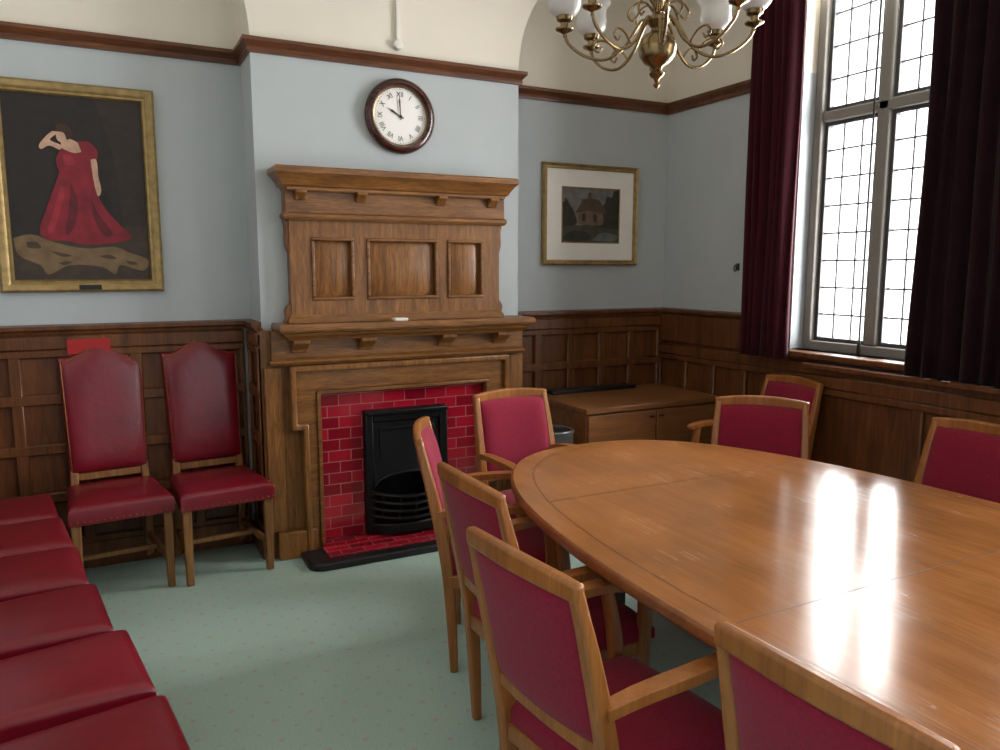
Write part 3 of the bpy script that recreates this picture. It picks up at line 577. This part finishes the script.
RL=['red leather chair of the left row farthest from the camera, beside the tall pair','second red leather seat of the left row from the far panelled wall','third red leather seat of the left row from the far panelled wall',
'fourth red leather seat of the left row, third from the camera','fifth red leather seat of the left row, second nearest the camera','nearest red leather seat of the left row, in the bottom left corner']
for i in range(6):
    a=math.radians([7,8,6,7,8,7][i]); x=[-.49,-.425,-.36,-.29,-.2,-.125][i]; y=[4.01,3.575,3.14,2.70,2.265,1.82][i]
    q=dup(sd,(x,y,0),a,RL[i]); q.scale=(1,.965,1)
# ------------------------------------------------------------------ chandelier
CH=(1.97,2.5,2.4); ch=thing('chandelier',(CH[0],CH[1],2.24),'polished brass chandelier with curved arms and frosted tulip shades','chandelier'); co=ch.location
b=MB(); b.lathe([(0,-.155),(.008,-.15),(.014,-.14),(.008,-.128),(.012,-.118),(.026,-.108),(.03,-.098),(.018,-.085),(.022,-.075),(.05,-.06),(.068,-.035),(.074,-.005),(.068,.025),(.05,.045),(.03,.055),(.024,.07),(.034,.08),(.045,.095),(.034,.112),(.02,.125),(.018,.16),(.03,.18),(.034,.2),(.02,.22),(.014,.26),(.03,.29),(.02,.32),(.01,.34),(.01,1.06)],CH,28); b.build('stem',M['brass'],ch,co)
MB().lathe([(0,1.02),(.03,1.03),(.055,1.07),(.06,1.098),(0,1.099)],CH,24).build('ceiling_rose',M['brass'],ch,co)
for i in range(8):
    a=2*pi*i/8+.2; d=lambda r,z:(CH[0]+r*cos(a),CH[1]+r*sin(a),CH[2]+z)
    arm=MB().tube(cat([d(.03,.09),d(.06,.10),d(.09,.06),d(.13,0),d(.2,-.04),d(.28,-.025),d(.345,.025),d(.36,.075)],6),.0062,8).build('arm',M['brass'],ch,co)
    MB().tube(cat([d(.15,-.02),d(.185,.02),d(.225,.03),d(.245,.005),d(.225,-.012),d(.212,.004)],6),.0045,6).build('scroll',M['brass'],arm,co)
    MB().tube(cat([d(.02,.13),d(.05,.165),d(.09,.16),d(.115,.125),d(.1,.1),d(.082,.115)],6),.0045,6).build('scroll',M['brass'],arm,co)
    c=d(.36,.075); MB().lathe([(0,-.03),(.006,-.027),(.004,-.018),(.012,-.012),(.034,-.002),(.036,.004),(.016,.01),(.015,.025),(.03,.034),(.034,.048),(.028,.054),(0,.054)],c,20).build('cup',M['brass'],arm,co)
    b=MB(); b.lathe([(.022,.046),(.046,.056),(.06,.075),(.064,.10),(.06,.125),(.062,.15),(.08,.175),(.077,.176),(.057,.15),(.055,.125),(.059,.10),(.055,.078),(.042,.062),(.018,.052)],c,24,ring=True); b.build('lamp_shade',M['shade'],arm,co)
# ------------------------------------------------------------------ light, world, camera
w=bpy.data.worlds.new('overcast'); sc.world=w; w.use_nodes=True; n=w.node_tree; bg=n.nodes['Background']; bg.inputs[0].default_value=(.96,.98,1,1)
t=n.nodes.new('ShaderNodeTexCoord'); sp=n.nodes.new('ShaderNodeSeparateXYZ'); mr=n.nodes.new('ShaderNodeMapRange')
mr.inputs[1].default_value=.1; mr.inputs[2].default_value=.6; mr.inputs[3].default_value=.27; mr.inputs[4].default_value=3.0
n.links.new(t.outputs['Generated'],sp.inputs[0]); n.links.new(sp.outputs['X'],mr.inputs[0]); n.links.new(mr.outputs[0],bg.inputs[1])
def area(name,loc,sx,sy,power,colr=(1,.99,.975)):
    L=bpy.data.lights.new(name,'AREA'); L.shape='RECTANGLE'; L.size=sx; L.size_y=sy; L.energy=power; L.color=colr; L.spread=math.radians(135)
    o=bpy.data.objects.new(name,L); col.objects.link(o); o.location=loc; o.rotation_euler=(0,pi/2,0); return o
area('daylight_window',(4.05,2.385,2.1),2.1,1.85,262)
area('added_side_fill',(4.05,.27,2.1),2.1,1.65,90)  # added fill lamp outside the unseen window, brightens near table and left seats
cam=bpy.data.cameras.new('camera'); cam.sensor_width=36; cam.lens=27.72; co_=bpy.data.objects.new('camera',cam); col.objects.link(co_)
co_.location=(0,0,1.55); co_.rotation_euler=(pi/2-math.radians(7.84),0,-math.radians(27.2)); sc.camera=co_
sc.view_settings.view_transform='Standard'
